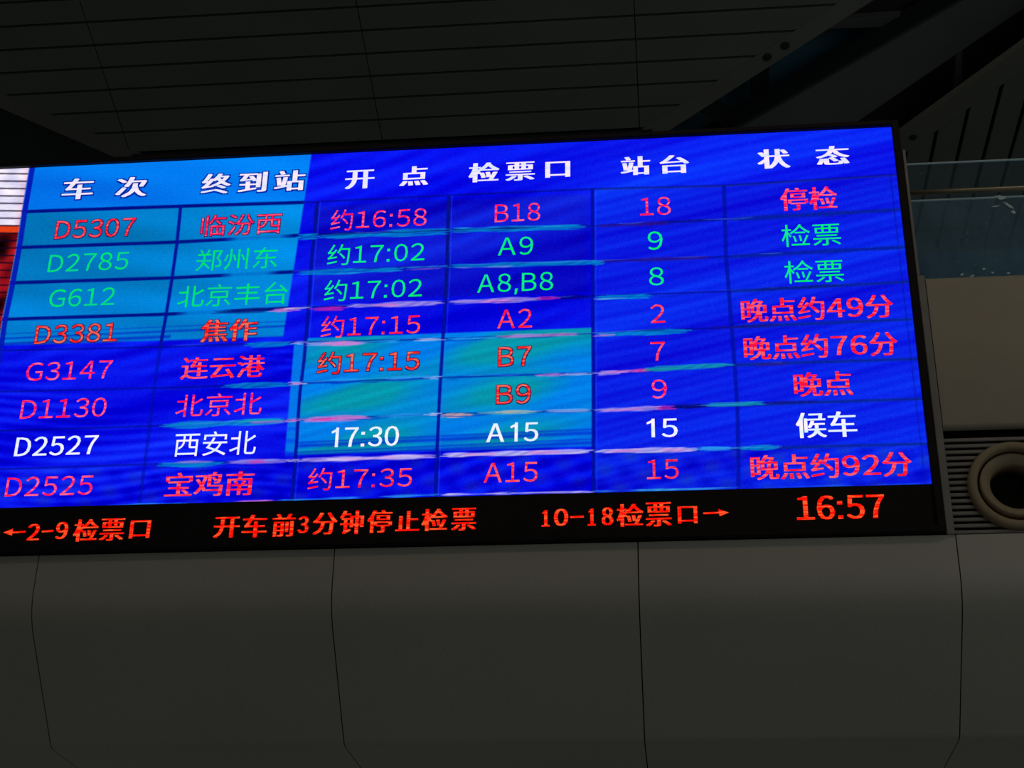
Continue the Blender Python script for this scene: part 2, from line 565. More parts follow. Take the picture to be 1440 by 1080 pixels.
place(link('housing_tube', from_bm('housing_tube', bm), M['cavity'], noz), (2.262, 10.12, 5.937))

# ---------------------------------------------------------------- glass balustrade above the wall panel
def pane(name, Y, pxtop, zbot, mat, x0, x1, th=0.012):
    ztop = at(*pxtop, Y=Y).z
    g = link(name, box_mesh(name, x0, x1, Y, Y+th, zbot, ztop-0.011), mat, rail)
    link('polished_edge', box_mesh('polished_edge', x0, x1, Y, Y+th, ztop-0.011, ztop), M['edge'], g)
    return ztop

rail = empty('glass_balustrade', (3.2, 10.3, 7.575), 'dusty glass balustrade with slim brass-toned handrail on the ledge right of the board', 'balustrade')
XE0 = 1.79
pane('glass_pane', 10.17, (1360, 278), 7.56, M['glass_dusty'], XE0, 4.4)
pane('glass_pane', 10.62, (1360, 226), 7.56, M['glass_clear'], XE0-0.01, 4.4)
bm = bmesh.new()
bmesh.ops.create_cone(bm, cap_ends=True, segments=24, radius1=0.020, radius2=0.020, depth=4.4-XE0)
bmesh.ops.rotate(bm, matrix=Matrix.Rotation(math.pi/2, 3, 'Y'), verts=bm.verts[:])
hz = at(1360, 268, Y=10.36).z
bmesh.ops.translate(bm, vec=((XE0+4.4)/2, 10.36, hz), verts=bm.verts[:])
for f in bm.faces: f.smooth = len(f.verts) == 4
link('handrail', from_bm('handrail', bm), M['rail'], rail, label='brass-toned tube handrail')
for xb in (2.9, 4.1):
    link('bracket', box_mesh('bracket', xb-0.02, xb+0.02, 10.17, 10.63, hz-0.045, hz-0.02, bevel=0.004), M['rail'], rail)
# torn tape residue on the front pane
rng = np.random.default_rng(5)
def blob(name, cxp, cyp, w, h, ang, n=18):
    c = at(cxp, cyp, Y=10.166)
    pts = []
    for i in range(n):
        a = 2*math.pi*i/n
        k = 0.55+0.45*rng.random()
        x, z = w*k*math.cos(a), h*k*math.sin(a)
        pts.append(Vector((c.x + x*math.cos(ang)-z*math.sin(ang), 10.1665, c.z + x*math.sin(ang)+z*math.cos(ang))))
    link(name, prism(name, pts, Vector((0, 0.003, 0))), M['tape'], rail)

M['tape'] = surface('tape_residue', (0.55, 0.72, 0.90), rough=0.6, var=0.4, scale=60)
M['tape'].node_tree.nodes['Principled BSDF'].inputs['Transmission Weight'].default_value = 0.0
blob('tape_scrap', 1407, 277, 0.045, 0.022, -0.3)
blob('tape_scrap', 1419, 289, 0.055, 0.013, -0.75)
blob('tape_scrap', 1400, 290, 0.035, 0.007, 0.15)
blob('tape_scrap', 1425, 298, 0.022, 0.016, -0.9)
for x, y in ((1353, 386), (1367, 388), (1384, 378), (1396, 383), (1378, 390), (1418, 384)):
    blob('tape_scrap', x, y, 0.012+0.01*rng.random(), 0.010, 0.3)

# ---------------------------------------------------------------- departure board
BX0, BX1 = -6.9, 1.765
BZ0, BZ1 = 5.60, 8.925
TABLE_R, TABLE_B, TABLE_T = 1.713, 5.957, 8.880
board = empty('departure_board', (-2.4, 10.0, 5.6), 'long LED train departure board with blue timetable and red ticker line, black casing', 'departure board')
link('casing', box_mesh('casing', BX0, BX1, 10.02, 10.15, BZ0, BZ1, bevel=0.004), M['bezel'], board)
link('frame', box_mesh('frame', TABLE_R+0.001, BX1, 9.965, 10.03, BZ0, BZ1, bevel=0.006), M['bezel'], board)
link('frame', box_mesh('frame', BX0, TABLE_R+0.001, 9.965, 10.03, TABLE_T+0.002, BZ1, bevel=0.006), M['bezel'], board)
link('frame', box_mesh('frame', BX0, TABLE_R+0.001, 9.955, 10.03, BZ0, BZ0+0.045, bevel=0.006), M['bezel'], board)
link('ticker_panel', box_mesh('ticker_panel', BX0, TABLE_R, 9.995, 10.03, BZ0+0.045, TABLE_B-0.001), M['bezel'], board, label='black LED strip below the timetable')

# picture shown by the screen, drawn from the grid layout of the timetable -------------------------------
ROWS = [  # separator lines: header bottom, then under each of the eight rows (picture units of the layout)
    [(35, 297.6), (253.6, 290), (430.8, 284.5), (630.8, 274.7), (832.5, 265.6), (1014.4, 261), (1257.5, 245.7)],
    [(30.6, 348), (249, 340.4), (446, 329.7), (630.8, 323.6), (832.5, 317.5), (1019.7, 308.9), (1262.7, 295)],
    [(22.9, 397.6), (241.4, 390.8), (438, 381), (630.8, 374), (832.5, 368), (1021, 361), (1268, 347.8)],
    [(9, 448.9), (233.8, 441.9), (434, 432), (627.8, 424.5), (832.5, 416.8), (1024.9, 409.6), (1274.9, 396.5)],
    [(0, 493), (226, 488), (429, 481), (624.7, 476.4), (832.5, 468.8), (1028, 460), (1280, 449)],
    [(0, 551), (218.5, 545.6), (420.8, 539), (618.8, 531), (834.4, 524.7), (1034.9, 513), (1289.5, 504.7)],
    [(0, 606), (213.9, 599), (419, 590), (617.2, 582.2), (834.4, 577.4), (1036.7, 569.7), (1295, 560.7)],
    [(0, 660), (220, 652.5), (414.4, 647.6), (615.6, 641.3), (834.4, 634.9), (1038.5, 631), (1304, 623.9)],
    [(0, 716.7), (195.6, 710.6), (411, 704.4), (612.4, 697), (834.4, 692.4), (1036.7, 687), (1310.4, 681)]]
COLS = [
    [(235, 45.8), (297.6, 35), (348, 27.5), (397, 18.3), (448.9, 7.6), (488.6, 1.5), (716, -42)],
    [(294.6, 253.6), (340.4, 249), (390.8, 242), (441.9, 233.8), (490, 225), (551.7, 215.8), (597.5, 210.8), (643.3, 204.7), (710.6, 195.6)],
    [(285.4, 446), (363, 438.3), (433.6, 433.8), (507, 427.6), (551.7, 421.7), (643.3, 415.6), (704.4, 410)],
    [(276, 631), (375.6, 628.5), (440, 625), (535, 619.3), (631, 614.5), (697, 612)],
    [(267, 833), (375.6, 833), (507, 834), (692, 834.4)],
    [(263.8, 1018), (361, 1021), (409.6, 1025), (512, 1033), (569.7, 1036.7), (640, 1038.5), (688.9, 1038.5)]]


def itp(pts, q):
    xs = np.array([p[0] for p in pts]); ys = np.array([p[1] for p in pts])
    r = np.interp(q, xs, ys)
    m0 = (ys[1]-ys[0])/(xs[1]-xs[0]); m1 = (ys[-1]-ys[-2])/(xs[-1]-xs[-2])
    r = np.where(q < xs[0], ys[0]+m0*(q-xs[0]), r)
    return np.where(q > xs[-1], ys[-1]+m1*(q-xs[-1]), r)


def screen_colour(x, y):
    n = x.shape[0]
    rg = np.random.default_rng(3)

    def wob(u, v, seed, k=5):
        r = np.random.default_rng(seed)
        s = np.zeros(n)
        for _ in range(k):
            a, b = r.normal(0, 1, 2)
            s += np.sin(u*a+v*b+r.random()*6.28)
        return s/math.sqrt(k/2)

    def mixc(c, new, m):
        m = np.clip(m, 0, 1)[:, None]
        return c*(1-m) + np.array(new, float)[None]*m

    def box_m(x0, x1, f=3.0):
        return np.clip((x-x0)/f+.5, 0, 1)*np.clip((x1-x)/f+.5, 0, 1)

    sep = [itp(p, x) for p in ROWS]
    col = [itp(p, y) for p in COLS]
    slope_y = y + 0.045*x
    # deep blue base with diagonal moire
    dg = (x*0.30 + y*0.95)
    m1 = np.sin(dg/3.4 + 1.3*wob(x/90, y/60, 1)) * (0.6+0.4*wob(x/60, y/50, 2))
    m2 = wob(x/70+y/30, y/9 + x/40, 4)
    c = np.zeros((n, 3)) + np.array([6, 6, 226.])
    c[:, 2] += 11*m1 + 9*m2
    c[:, 1] += 8*m1 + 9*m2 + 6
    c[:, 0] += 3*m2
    # right columns: lighter blue cells
    rm = np.where(y < sep[0], np.clip((x-640)/260, 0, 1), np.clip((x-col[4])/6, 0, 1))
    dr = (x*0.22 + y*0.97)
    m3 = .6*np.sin(dr/1.9+1.6*wob(x/120, y/70, 8)) + .5*np.sin(dr/4.3+1.2*wob(x/100, y/60, 9))
    cr = np.zeros((n, 3)) + np.array([10, 34, 232.])
    cr[:, 1] += 8*m3 + 8*m2
    cr[:, 2] += 7*m3 + 6*m2
    cr[:, 0] += 2*m3
    c = c*(1-rm[:, None]) + cr*rm[:, None]
    # rows 7-8: dimples
    dm = np.clip((y-sep[7])/4, 0, 1)
    dp = np.sin(x/9.5+y/30)*np.sin(y/7.5-x/60)
    c[:, 0] += dm*6*dp; c[:, 1] += dm*14*dp; c[:, 2] -= dm*22*np.abs(dp)
    lf = np.clip((437-x)/30, 0, 1)*np.clip((y-485)/6, 0, 1)
    mh = np.sin((y+0.02*x)/2.3+2.2*wob(x/75, y/45, 51))*(.5+.5*np.clip(wob(x/60, y/25, 52), -1, 1))
    c[:, 1] += lf*13*mh; c[:, 2] += lf*14*mh; c[:, 0] += lf*4*mh
    # narrow darker band in header of the middle columns
    hm = np.clip((sep[0]-y)/3, 0, 1)*(x > 435)
    c[:, 2] += 10*hm
    # cell zones
    xz = 437 - (y-223)*0.155
    inz = np.clip((xz-x)/2+.5, 0, 1)
    z1 = inz*np.clip((sep[0]-y)/2, 0, 1)
    wv = wob(x/80, y/14, 11)
    c1 = np.array([2, 122, 240.])[None] + np.stack([0*x, 7*wv, 6*wv], 1)
    c = c*(1-z1[:, None]) + c1*z1[:, None]
    z2 = inz*np.clip((y-sep[0])/2, 0, 1)*np.clip((487-0.03*x-y)/3, 0, 1)
    c2 = np.array([2, 128, 206.])[None] + np.stack([0*x, 7*wv, 12*wv], 1)
    c2 += (np.clip((y-400)/60, 0, 1)*np.array([[0], [2], [10.]])).T
    st = np.exp(-((slope_y-476.5)/1.6)**2)*.8 + np.exp(-((slope_y-484)/2.4)**2)*.9*(x < 240) + np.exp(-((slope_y-492)/1.6)**2)*.8 + np.exp(-((slope_y-470)/1.0)**2)*.5
    c2 = c2*(1-np.clip(st, 0, 1)[:, None]) + np.array([3, 50, 190.])[None]*np.clip(st, 0, 1)[:, None]
    c = c*(1-z2[:, None]) + c2*z2[:, None]
    # sliver left of the third column line, rows 5-7
    z3 = np.clip((x-(413-(y-480)*0.085))/2, 0, 1)*np.clip((col[2]-x)/2+.5, 0, 1)*np.clip((y-(480))/3, 0, 1)*np.clip((644-y)/10, 0, 1)
    c = mixc(c, (5, 126, 232), z3*(0.92-0.3*np.clip(np.sin(y/2.8)*(y > 600), 0, 1)))
    # bright middle block, rows 5-7
    top = 490.6 - 0.037*x
    z4 = np.clip((x-col[2])/2+.5, 0, 1)*np.clip((col[4]-x)/2+.5, 0, 1)*np.clip((y-top)/2, 0, 1)*np.clip((sep[7]-6-y)/3, 0, 1)
    gw = np.clip(wob(x/55, y/17, 21)*.5+.45, 0, 1)
    c4 = np.array([2, 126, 232.])[None]*(1-gw[:, None]) + np.array([6, 150, 172.])[None]*gw[:, None]
    c4 += np.stack([0*x, 8*m3, 8*m3], 1)
    ss = np.zeros(n)
    for off, w, a in ((650, 1.4, .6), (655, 3.0, .75), (664, 1.5, .6), (669, 2.6, .8)):
        ss += a*np.exp(-((y+0.045*x-off+9)/w)**2)
    ss = np.clip(ss, 0, 1)
    c4 = c4*(1-ss[:, None]) + np.array([4, 40, 205.])[None]*ss[:, None]
    c = c*(1-z4[:, None]) + c4*z4[:, None]
    # grid lines -------------------------------------------------
    navy = (2, 12, 128)
    for k, s in enumerate(sep):
        if k == 8: continue
        a = np.abs(y-s)
        left = inz*(1-(k >= 4))
        m = left*np.clip(2.9-a, 0, 1)*.95
        if k in (1, 2, 3):
            brk = box_m({1: 325, 2: 318, 3: 255}[k], {1: 403, 2: 384, 3: 320}[k], 20)
            m *= 1-brk*.85
        c = mixc(c, navy, m)
        m = (1-left)*np.clip(1.8-a, 0, 1)*.55
        c = mixc(c, (3, 10, 120), m)
        c = mixc(c, (10, 44, 150), np.clip(2.9-a, 0, 1)*.6*(x > 1030)*(k > 0))
    c = mixc(c, (30, 50, 130), np.clip(1.5-np.abs(y-sep[0]-1), 0, 1)*.5*(x > 840))
    for k, cl in enumerate(col):
        w = 3.6 if k == 0 else 2.4
        below = (y > sep[0]) if k else True
        m = np.clip(w+.5-np.abs(x-cl), 0, 1)*np.clip(717-y, 0, 1)*below
        dimr = .92 if k < 5 else .7
        if k == 5: w, m = 3.2, np.clip(3.4-np.abs(x-cl), 0, 1)*np.clip(717-y, 0, 1)*below
        if k == 1: dimr = np.where(y > 488, .5, .95)
        c = mixc(c, (2, 14, 150) if k else (4, 22, 178), m*dimr)
    redge = 1253.3 + (y-178.7)*0.1137
    c = mixc(c, (4, 20, 150), np.clip(1.6-np.abs(x-redge+9), 0, 1)*.5*(y > sep[0]))
    mc = np.clip((x-440)/4, 0, 1)*np.clip((828-x)/4, 0, 1)*np.clip((y-sep[0]-5)/4, 0, 1)*np.clip((sep[3]-5-y)/4, 0, 1)
    c[:, 2] -= 26*mc; c[:, 0] += 4*mc; c[:, 1] += 3*mc
    # thin bright line just right of column lines 4,5
    for k in (2, 3, 4):
        c = mixc(c, (40, 110, 240), np.clip(1.2-np.abs(x-col[k]-4.5), 0, 1)*.35*(y > sep[0]))
    # streaks along the separators: (sep, x0, x1, dy, half thickness, colour, opacity)
    TE, PK, LI, WH, MG, CY, GR, DN = (0, 140, 205), (225, 120, 205), (170, 150, 235), (215, 205, 245), (235, 40, 160), (40, 160, 240), (20, 165, 175), (6, 8, 90)
    ST = [
        (1, 420, 446, 3, 4, TE, .9), (1, 447, 628, 4, 3.2, TE, .9), (1, 447, 628, 0, 1.2, DN, .6), (1, 540, 628, -2, 1.5, TE, .8), (1, 633, 822, 1, 3.4, TE, .9), (1, 633, 760, -.5, 1, DN, .7), (1, 640, 700, -3, 1.2, CY, .7),
        (2, 420, 565, 3, 3.4, TE, .85), (2, 470, 560, 6, 1.2, CY, .5), (2, 574, 616, 4, 1.2, PK, .6), (2, 633, 850, 1, 3, TE, .85), (2, 640, 720, 4, 1.2, LI, .6), (2, 566, 628, 0, 1.2, CY, .6),
        (3, 300, 380, 1, 3.4, (10, 30, 110), .6), (3, 380, 420, 3, 2.4, PK, .85), (3, 400, 434, 1, 1.2, WH, .7), (3, 437, 485, 4, 2.6, MG, .75), (3, 490, 622, 1, 3.2, LI, .9), (3, 520, 560, 1, 2.2, PK, .7), (3, 633, 760, 1, 3.2, LI, .9), (3, 670, 720, 2, 2.2, PK, .7), (3, 755, 785, 0, 2.4, MG, .7), (3, 785, 828, 0, 3, DN, .5), (3, 838, 916, 3, 3.6, TE, .92), (3, 838, 880, 5, 1.2, WH, .5),
        (4, 345, 410, 2, 3.4, TE, .85), (4, 412, 428, 1, 2, WH, .6), (4, 430, 520, 4, 2.8, LI, .85), (4, 455, 510, 4, 2, PK, .8), (4, 520, 560, 2, 2.2, CY, .7), (4, 585, 622, 1, 2, WH, .7), (4, 634, 700, 1, 2.2, CY, .8), (4, 700, 815, 0, 2, PK, .7), (4, 720, 760, -1, 2, LI, .6), (4, 838, 970, 3, 3.4, TE, .92), (4, 838, 865, 4, 1.6, PK, .8), (4, 880, 940, -1, 1, DN, .5),
        (5, 312, 408, 1, 3.6, TE, .85), (5, 408, 428, 0, 2.2, WH, .7), (5, 408, 420, 0, 1.5, PK, .7), (5, 430, 600, 1, 1.4, (2, 60, 200), .7), (5, 455, 620, -3, 1.6, CY, .7), (5, 600, 618, 0, 1.6, WH, .7), (5, 640, 830, -1, 1.4, (2, 60, 200), .7), (5, 755, 795, 1, 2, PK, .7), (5, 790, 830, 1, 1.6, WH, .6), (5, 838, 880, 1, 3.2, LI, .9), (5, 855, 905, 0, 2.2, PK, .85), (5, 890, 915, 0, 2.4, MG, .7), (5, 910, 955, 0, 2, DN, .7), (5, 905, 1032, -1, 3.2, GR, .85),
        (6, 228, 404, 1, 4.2, (10, 150, 210), .85), (6, 330, 400, -1, 1.5, GR, .8), (6, 350, 404, 2, 1.6, PK, .6), (6, 404, 420, 1, 2, PK, .8), (6, 424, 520, 1, 3.6, PK, .85), (6, 440, 470, 1, 2, MG, .7), (6, 520, 616, 0, 1.8, CY, .7), (6, 600, 618, 0, 2, WH, .8), (6, 622, 668, 3, 2.6, (235, 165, 150), .85), (6, 668, 760, 0, 2.2, (120, 190, 190), .7), (6, 700, 750, -1, 1.8, (235, 190, 140), .6), (6, 765, 832, -1, 1.8, WH, .6), (6, 838, 930, 0, 3.2, LI, .9), (6, 850, 900, 0, 2, PK, .85), (6, 922, 948, 0, 2.6, MG, .7), (6, 945, 995, -1, 3, DN, .7), (6, 990, 1074, -2, 3.2, GR, .85), (6, 1076, 1150, -2, 2, (20, 10, 110), .6),
        (7, 222, 318, 2, 3.4, TE, .9), (7, 318, 405, 0, 3, LI, .8), (7, 350, 372, 0, 2.2, MG, .7), (7, 240, 330, -2, 1, PK, .6), (7, 405, 420, 0, 2, WH, .7), (7, 420, 612, 0, 3.0, LI, .95), (7, 455, 600, 0, 2, WH, .8), (7, 480, 560, 0, 1.5, PK, .5), (7, 622, 832, -1, 3.0, WH, .9), (7, 650, 700, -1, 2, PK, .6), (7, 740, 790, -1, 2, PK, .6), (7, 838, 980, 0, 3.2, WH, .85), (7, 855, 900, 0, 2.2, PK, .7), (7, 930, 970, 0, 2, PK, .5), (7, 980, 1034, -1, 3, CY, .9), (7, 1040, 1094, -1, 3.2, TE, .9),
        (8, 152, 262, -1.5, 1.1, CY, .8), (8, 320, 392, -1.5, 1.1, PK, .9), (8, 392, 620, -1.5, 1.1, CY, .8), (8, 620, 720, -1.5, 1.3, WH, .9), (8, 720, 834, -1.5, 1.2, WH, .8), (8, 834, 1036, -1.5, 1.1, (60, 190, 220), .8), (8, 1090, 1300, -1.2, .8, CY, .35),
        (1, 840, 945, 1, 2.6, (55, 18, 120), .6), (1, 930, 1015, -1, 1.5, (5, 20, 120), .6), (1, 1025, 1262, 0, 3.2, (6, 26, 165), .6), (2, 840, 1000, 0, 2.4, (60, 20, 120), .5), (2, 1025, 1268, 0, 3, (6, 26, 165), .6), (2, 836, 848, 3, 3, TE, .8), (3, 1060, 1180, 0, 2, (10, 20, 110), .5), (4, 1000, 1100, 0, 2, (30, 15, 110), .5), (5, 1060, 1110, 1, 2, (60, 20, 110), .5)]
    jag = wob(x/11, y*0, 31)
    for k, x0, x1, dy, ht, cc_, op in ST:
        s = sep[k] + dy*0.8
        L = x1-x0
        f = max(5.0, min(26.0, L*0.3))
        xj = x + 5.0*np.sin(y*1.9+k*2)                                  # ragged ends
        m = np.clip((xj-x0)/f, 0, 1)*np.clip((x1-xj)/f, 0, 1)
        m = m**.3
        th = ht*1.1*m + .5*jag*m
        d_ = np.abs(y-s)
        body = np.clip(th-d_+.35, 0, 1)
        vary = .88+.12*np.sin(x/5.5+3*np.sin(x/17+k)+y*.9)
        c = mixc(c, cc_, body*np.clip(m*1.5, 0, 1)*op*vary)
    # thin dark and bright threads that run along the separators
    for k in range(1, 8):
        t1 = wob(x/23+k*7, y*0, 60+k)
        zone = (x > 228)*(1-inz*(k < 4))*(x < 1100)
        c = mixc(c, (4, 30, 175), np.clip(1.1-np.abs(y-sep[k]-2.2-.7*t1), 0, 1)*zone*np.clip(t1, 0, 1)*.7)
        c = mixc(c, (90, 150, 245), np.clip(1.0-np.abs(y-sep[k]+1.8+.6*t1), 0, 1)*zone*np.clip(-t1, 0, 1)*.5)
    # picture strip at the far left of the screen
    vm = np.clip((col[0]-4-x)/1.5, 0, 1)
    c5 = np.array([232, 226, 250.])[None] + (10*wob(x/7, y/5, 41))[:, None]*np.array([[1, .9, .5]])
    pinkish = np.clip((x-(col[0]-14))/10, 0, 1)
    c5 = c5*(1-pinkish[:, None]*.4) + np.array([250, 150, 170.])[None]*pinkish[:, None]*.4
    c5 = mixc(c5, (228, 66, 26), np.clip((y-316)/2, 0, 1))
    w6 = wob(x/9, y/13, 43)
    low = np.array([135, 14, 24.])[None] + w6[:, None]*np.array([[70, 12, 14]])
    hole = np.exp(-((x-2)/13)**2 - ((y-350)/22)**2)
    low = low*(1-hole[:, None]*.9)
    k2 = np.clip((y-327)/2, 0, 1)[:, None]
    c5 = c5*(1-k2) + low*k2
    ln = np.clip(1.5-np.abs(((y-0.012*(x-20)-244.3) % 10.45 + 5.2) % 10.45 - 5.2), 0, 1)
    c5 = mixc(c5, (20, 5, 30), ln*.88)
    c = c*(1-vm[:, None]) + c5*vm[:, None]
    c = mixc(c, (190, 120, 200), np.clip(1.0-np.abs(x-col[0]+4.5), 0, 1)*.5*(np.sin(y*1.6) > 0)*(y < 480))
    # fine diode rows and scatter
    c *= (1 + 0.035*np.sin(y*2.1))[:, None]
    c += rg.normal(0, 3.5, (n, 1))*np.array([[.6, 1, 1.]])
    return np.clip(c, 0, 255)


def build_screen():
    x0, x1, z0, z1 = BX0, TABLE_R, TABLE_B, TABLE_T
    # dense over the timetable, coarse over the strip that runs on past its left edge
    xs = np.concatenate([np.linspace(x0, -5.25, 60, endpoint=False), np.linspace(-5.25, x1, 1150)])
    zs = np.linspace(z0, z1, 430)
    nx, nz = len(xs), len(zs)
    X, Z = np.meshgrid(xs, zs)
    X = X.ravel(); Z = Z.ravel()
    Yw = np.full_like(X, 10.0)
    P = np.stack([X-EYE.x, Yw-EYE.y, Z-EYE.z], 1)
    d = P@np.array(F_)
    px = 720 + FPX*(P@np.array(R_))/d
    py = 540 - FPX*(P@np.array(U_))/d
    srgb = screen_colour(px, py)/255.0
    linc = np.where(srgb <= 0.04045, srgb/12.92, ((srgb+0.055)/1.055)**2.4)
    me = bpy.data.meshes.new('display_panel')
    nv = nx*nz
    co = np.stack([X, Yw, Z], 1).astype(np.float32)
    i = np.arange(nv).reshape(nz, nx)
    f = np.stack([i[:-1, :-1], i[:-1, 1:], i[1:, 1:], i[1:, :-1]], -1).reshape(-1, 4).astype(np.int32)
    me.vertices.add(nv)
    me.vertices.foreach_set('co', co.ravel())
    me.loops.add(f.size)
    me.loops.foreach_set('vertex_index', f.ravel())
    me.polygons.add(len(f))
    me.polygons.foreach_set('loop_start', np.arange(0, f.size, 4, dtype=np.int32))
    me.update(calc_edges=True)
    at_ = me.color_attributes.new('picture', 'FLOAT_COLOR', 'POINT')
    rgba = np.ones((nv, 4), np.float32)
    rgba[:, :3] = linc
    at_.data.foreach_set('color', rgba.ravel())
    m = bpy.data.materials.new('led_picture')
    m.use_nodes = True
    nt = m.node_tree
    nt.nodes.clear()
    out = nt.nodes.new('ShaderNodeOutputMaterial')
    em = nt.nodes.new('ShaderNodeEmission')
    an = nt.nodes.new('ShaderNodeAttribute')
    an.attribute_name = 'picture'
    nt.links.new(an.outputs['Color'], em.inputs['Color'])
    nt.links.new(em.outputs[0], out.inputs['Surface'])
    link('display_panel', me, m, board, label='glowing blue timetable screen')


build_screen()

# ---------------------------------------------------------------- lettering on the screen
M['pink'] = led('led_pink_red', (255, 16, 84), (255, 108, 142), 15, .53)
M['red'] = led('led_red', (255, 18, 50), (255, 100, 112), 15, .53)
M['orange'] = led('led_orange_red', (250, 22, 22), (240, 120, 100), 15, .53)
M['green'] = led('led_green', (0, 240, 96), (20, 230, 150), 8, .5)
M['green2'] = led('led_green_on_teal', (0, 232, 96), (10, 208, 140), 8, .5)
M['white'] = led('led_white', (255, 246, 255), (225, 240, 255), 6, .5)
M['header'] = led('led_header_white', (255, 236, 250), (222, 228, 255), 8, .5)
M['ticker'] = led('led_ticker_red', (255, 16, 4), (255, 92, 44), 16, .54)
M['shade'] = led('led_dark_blue', (6, 30, 150), (4, 50, 175), 6, .5)
M['shade_dark'] = led('led_dark_edge', (20, 30, 90), (70, 40, 90), 12, .5)

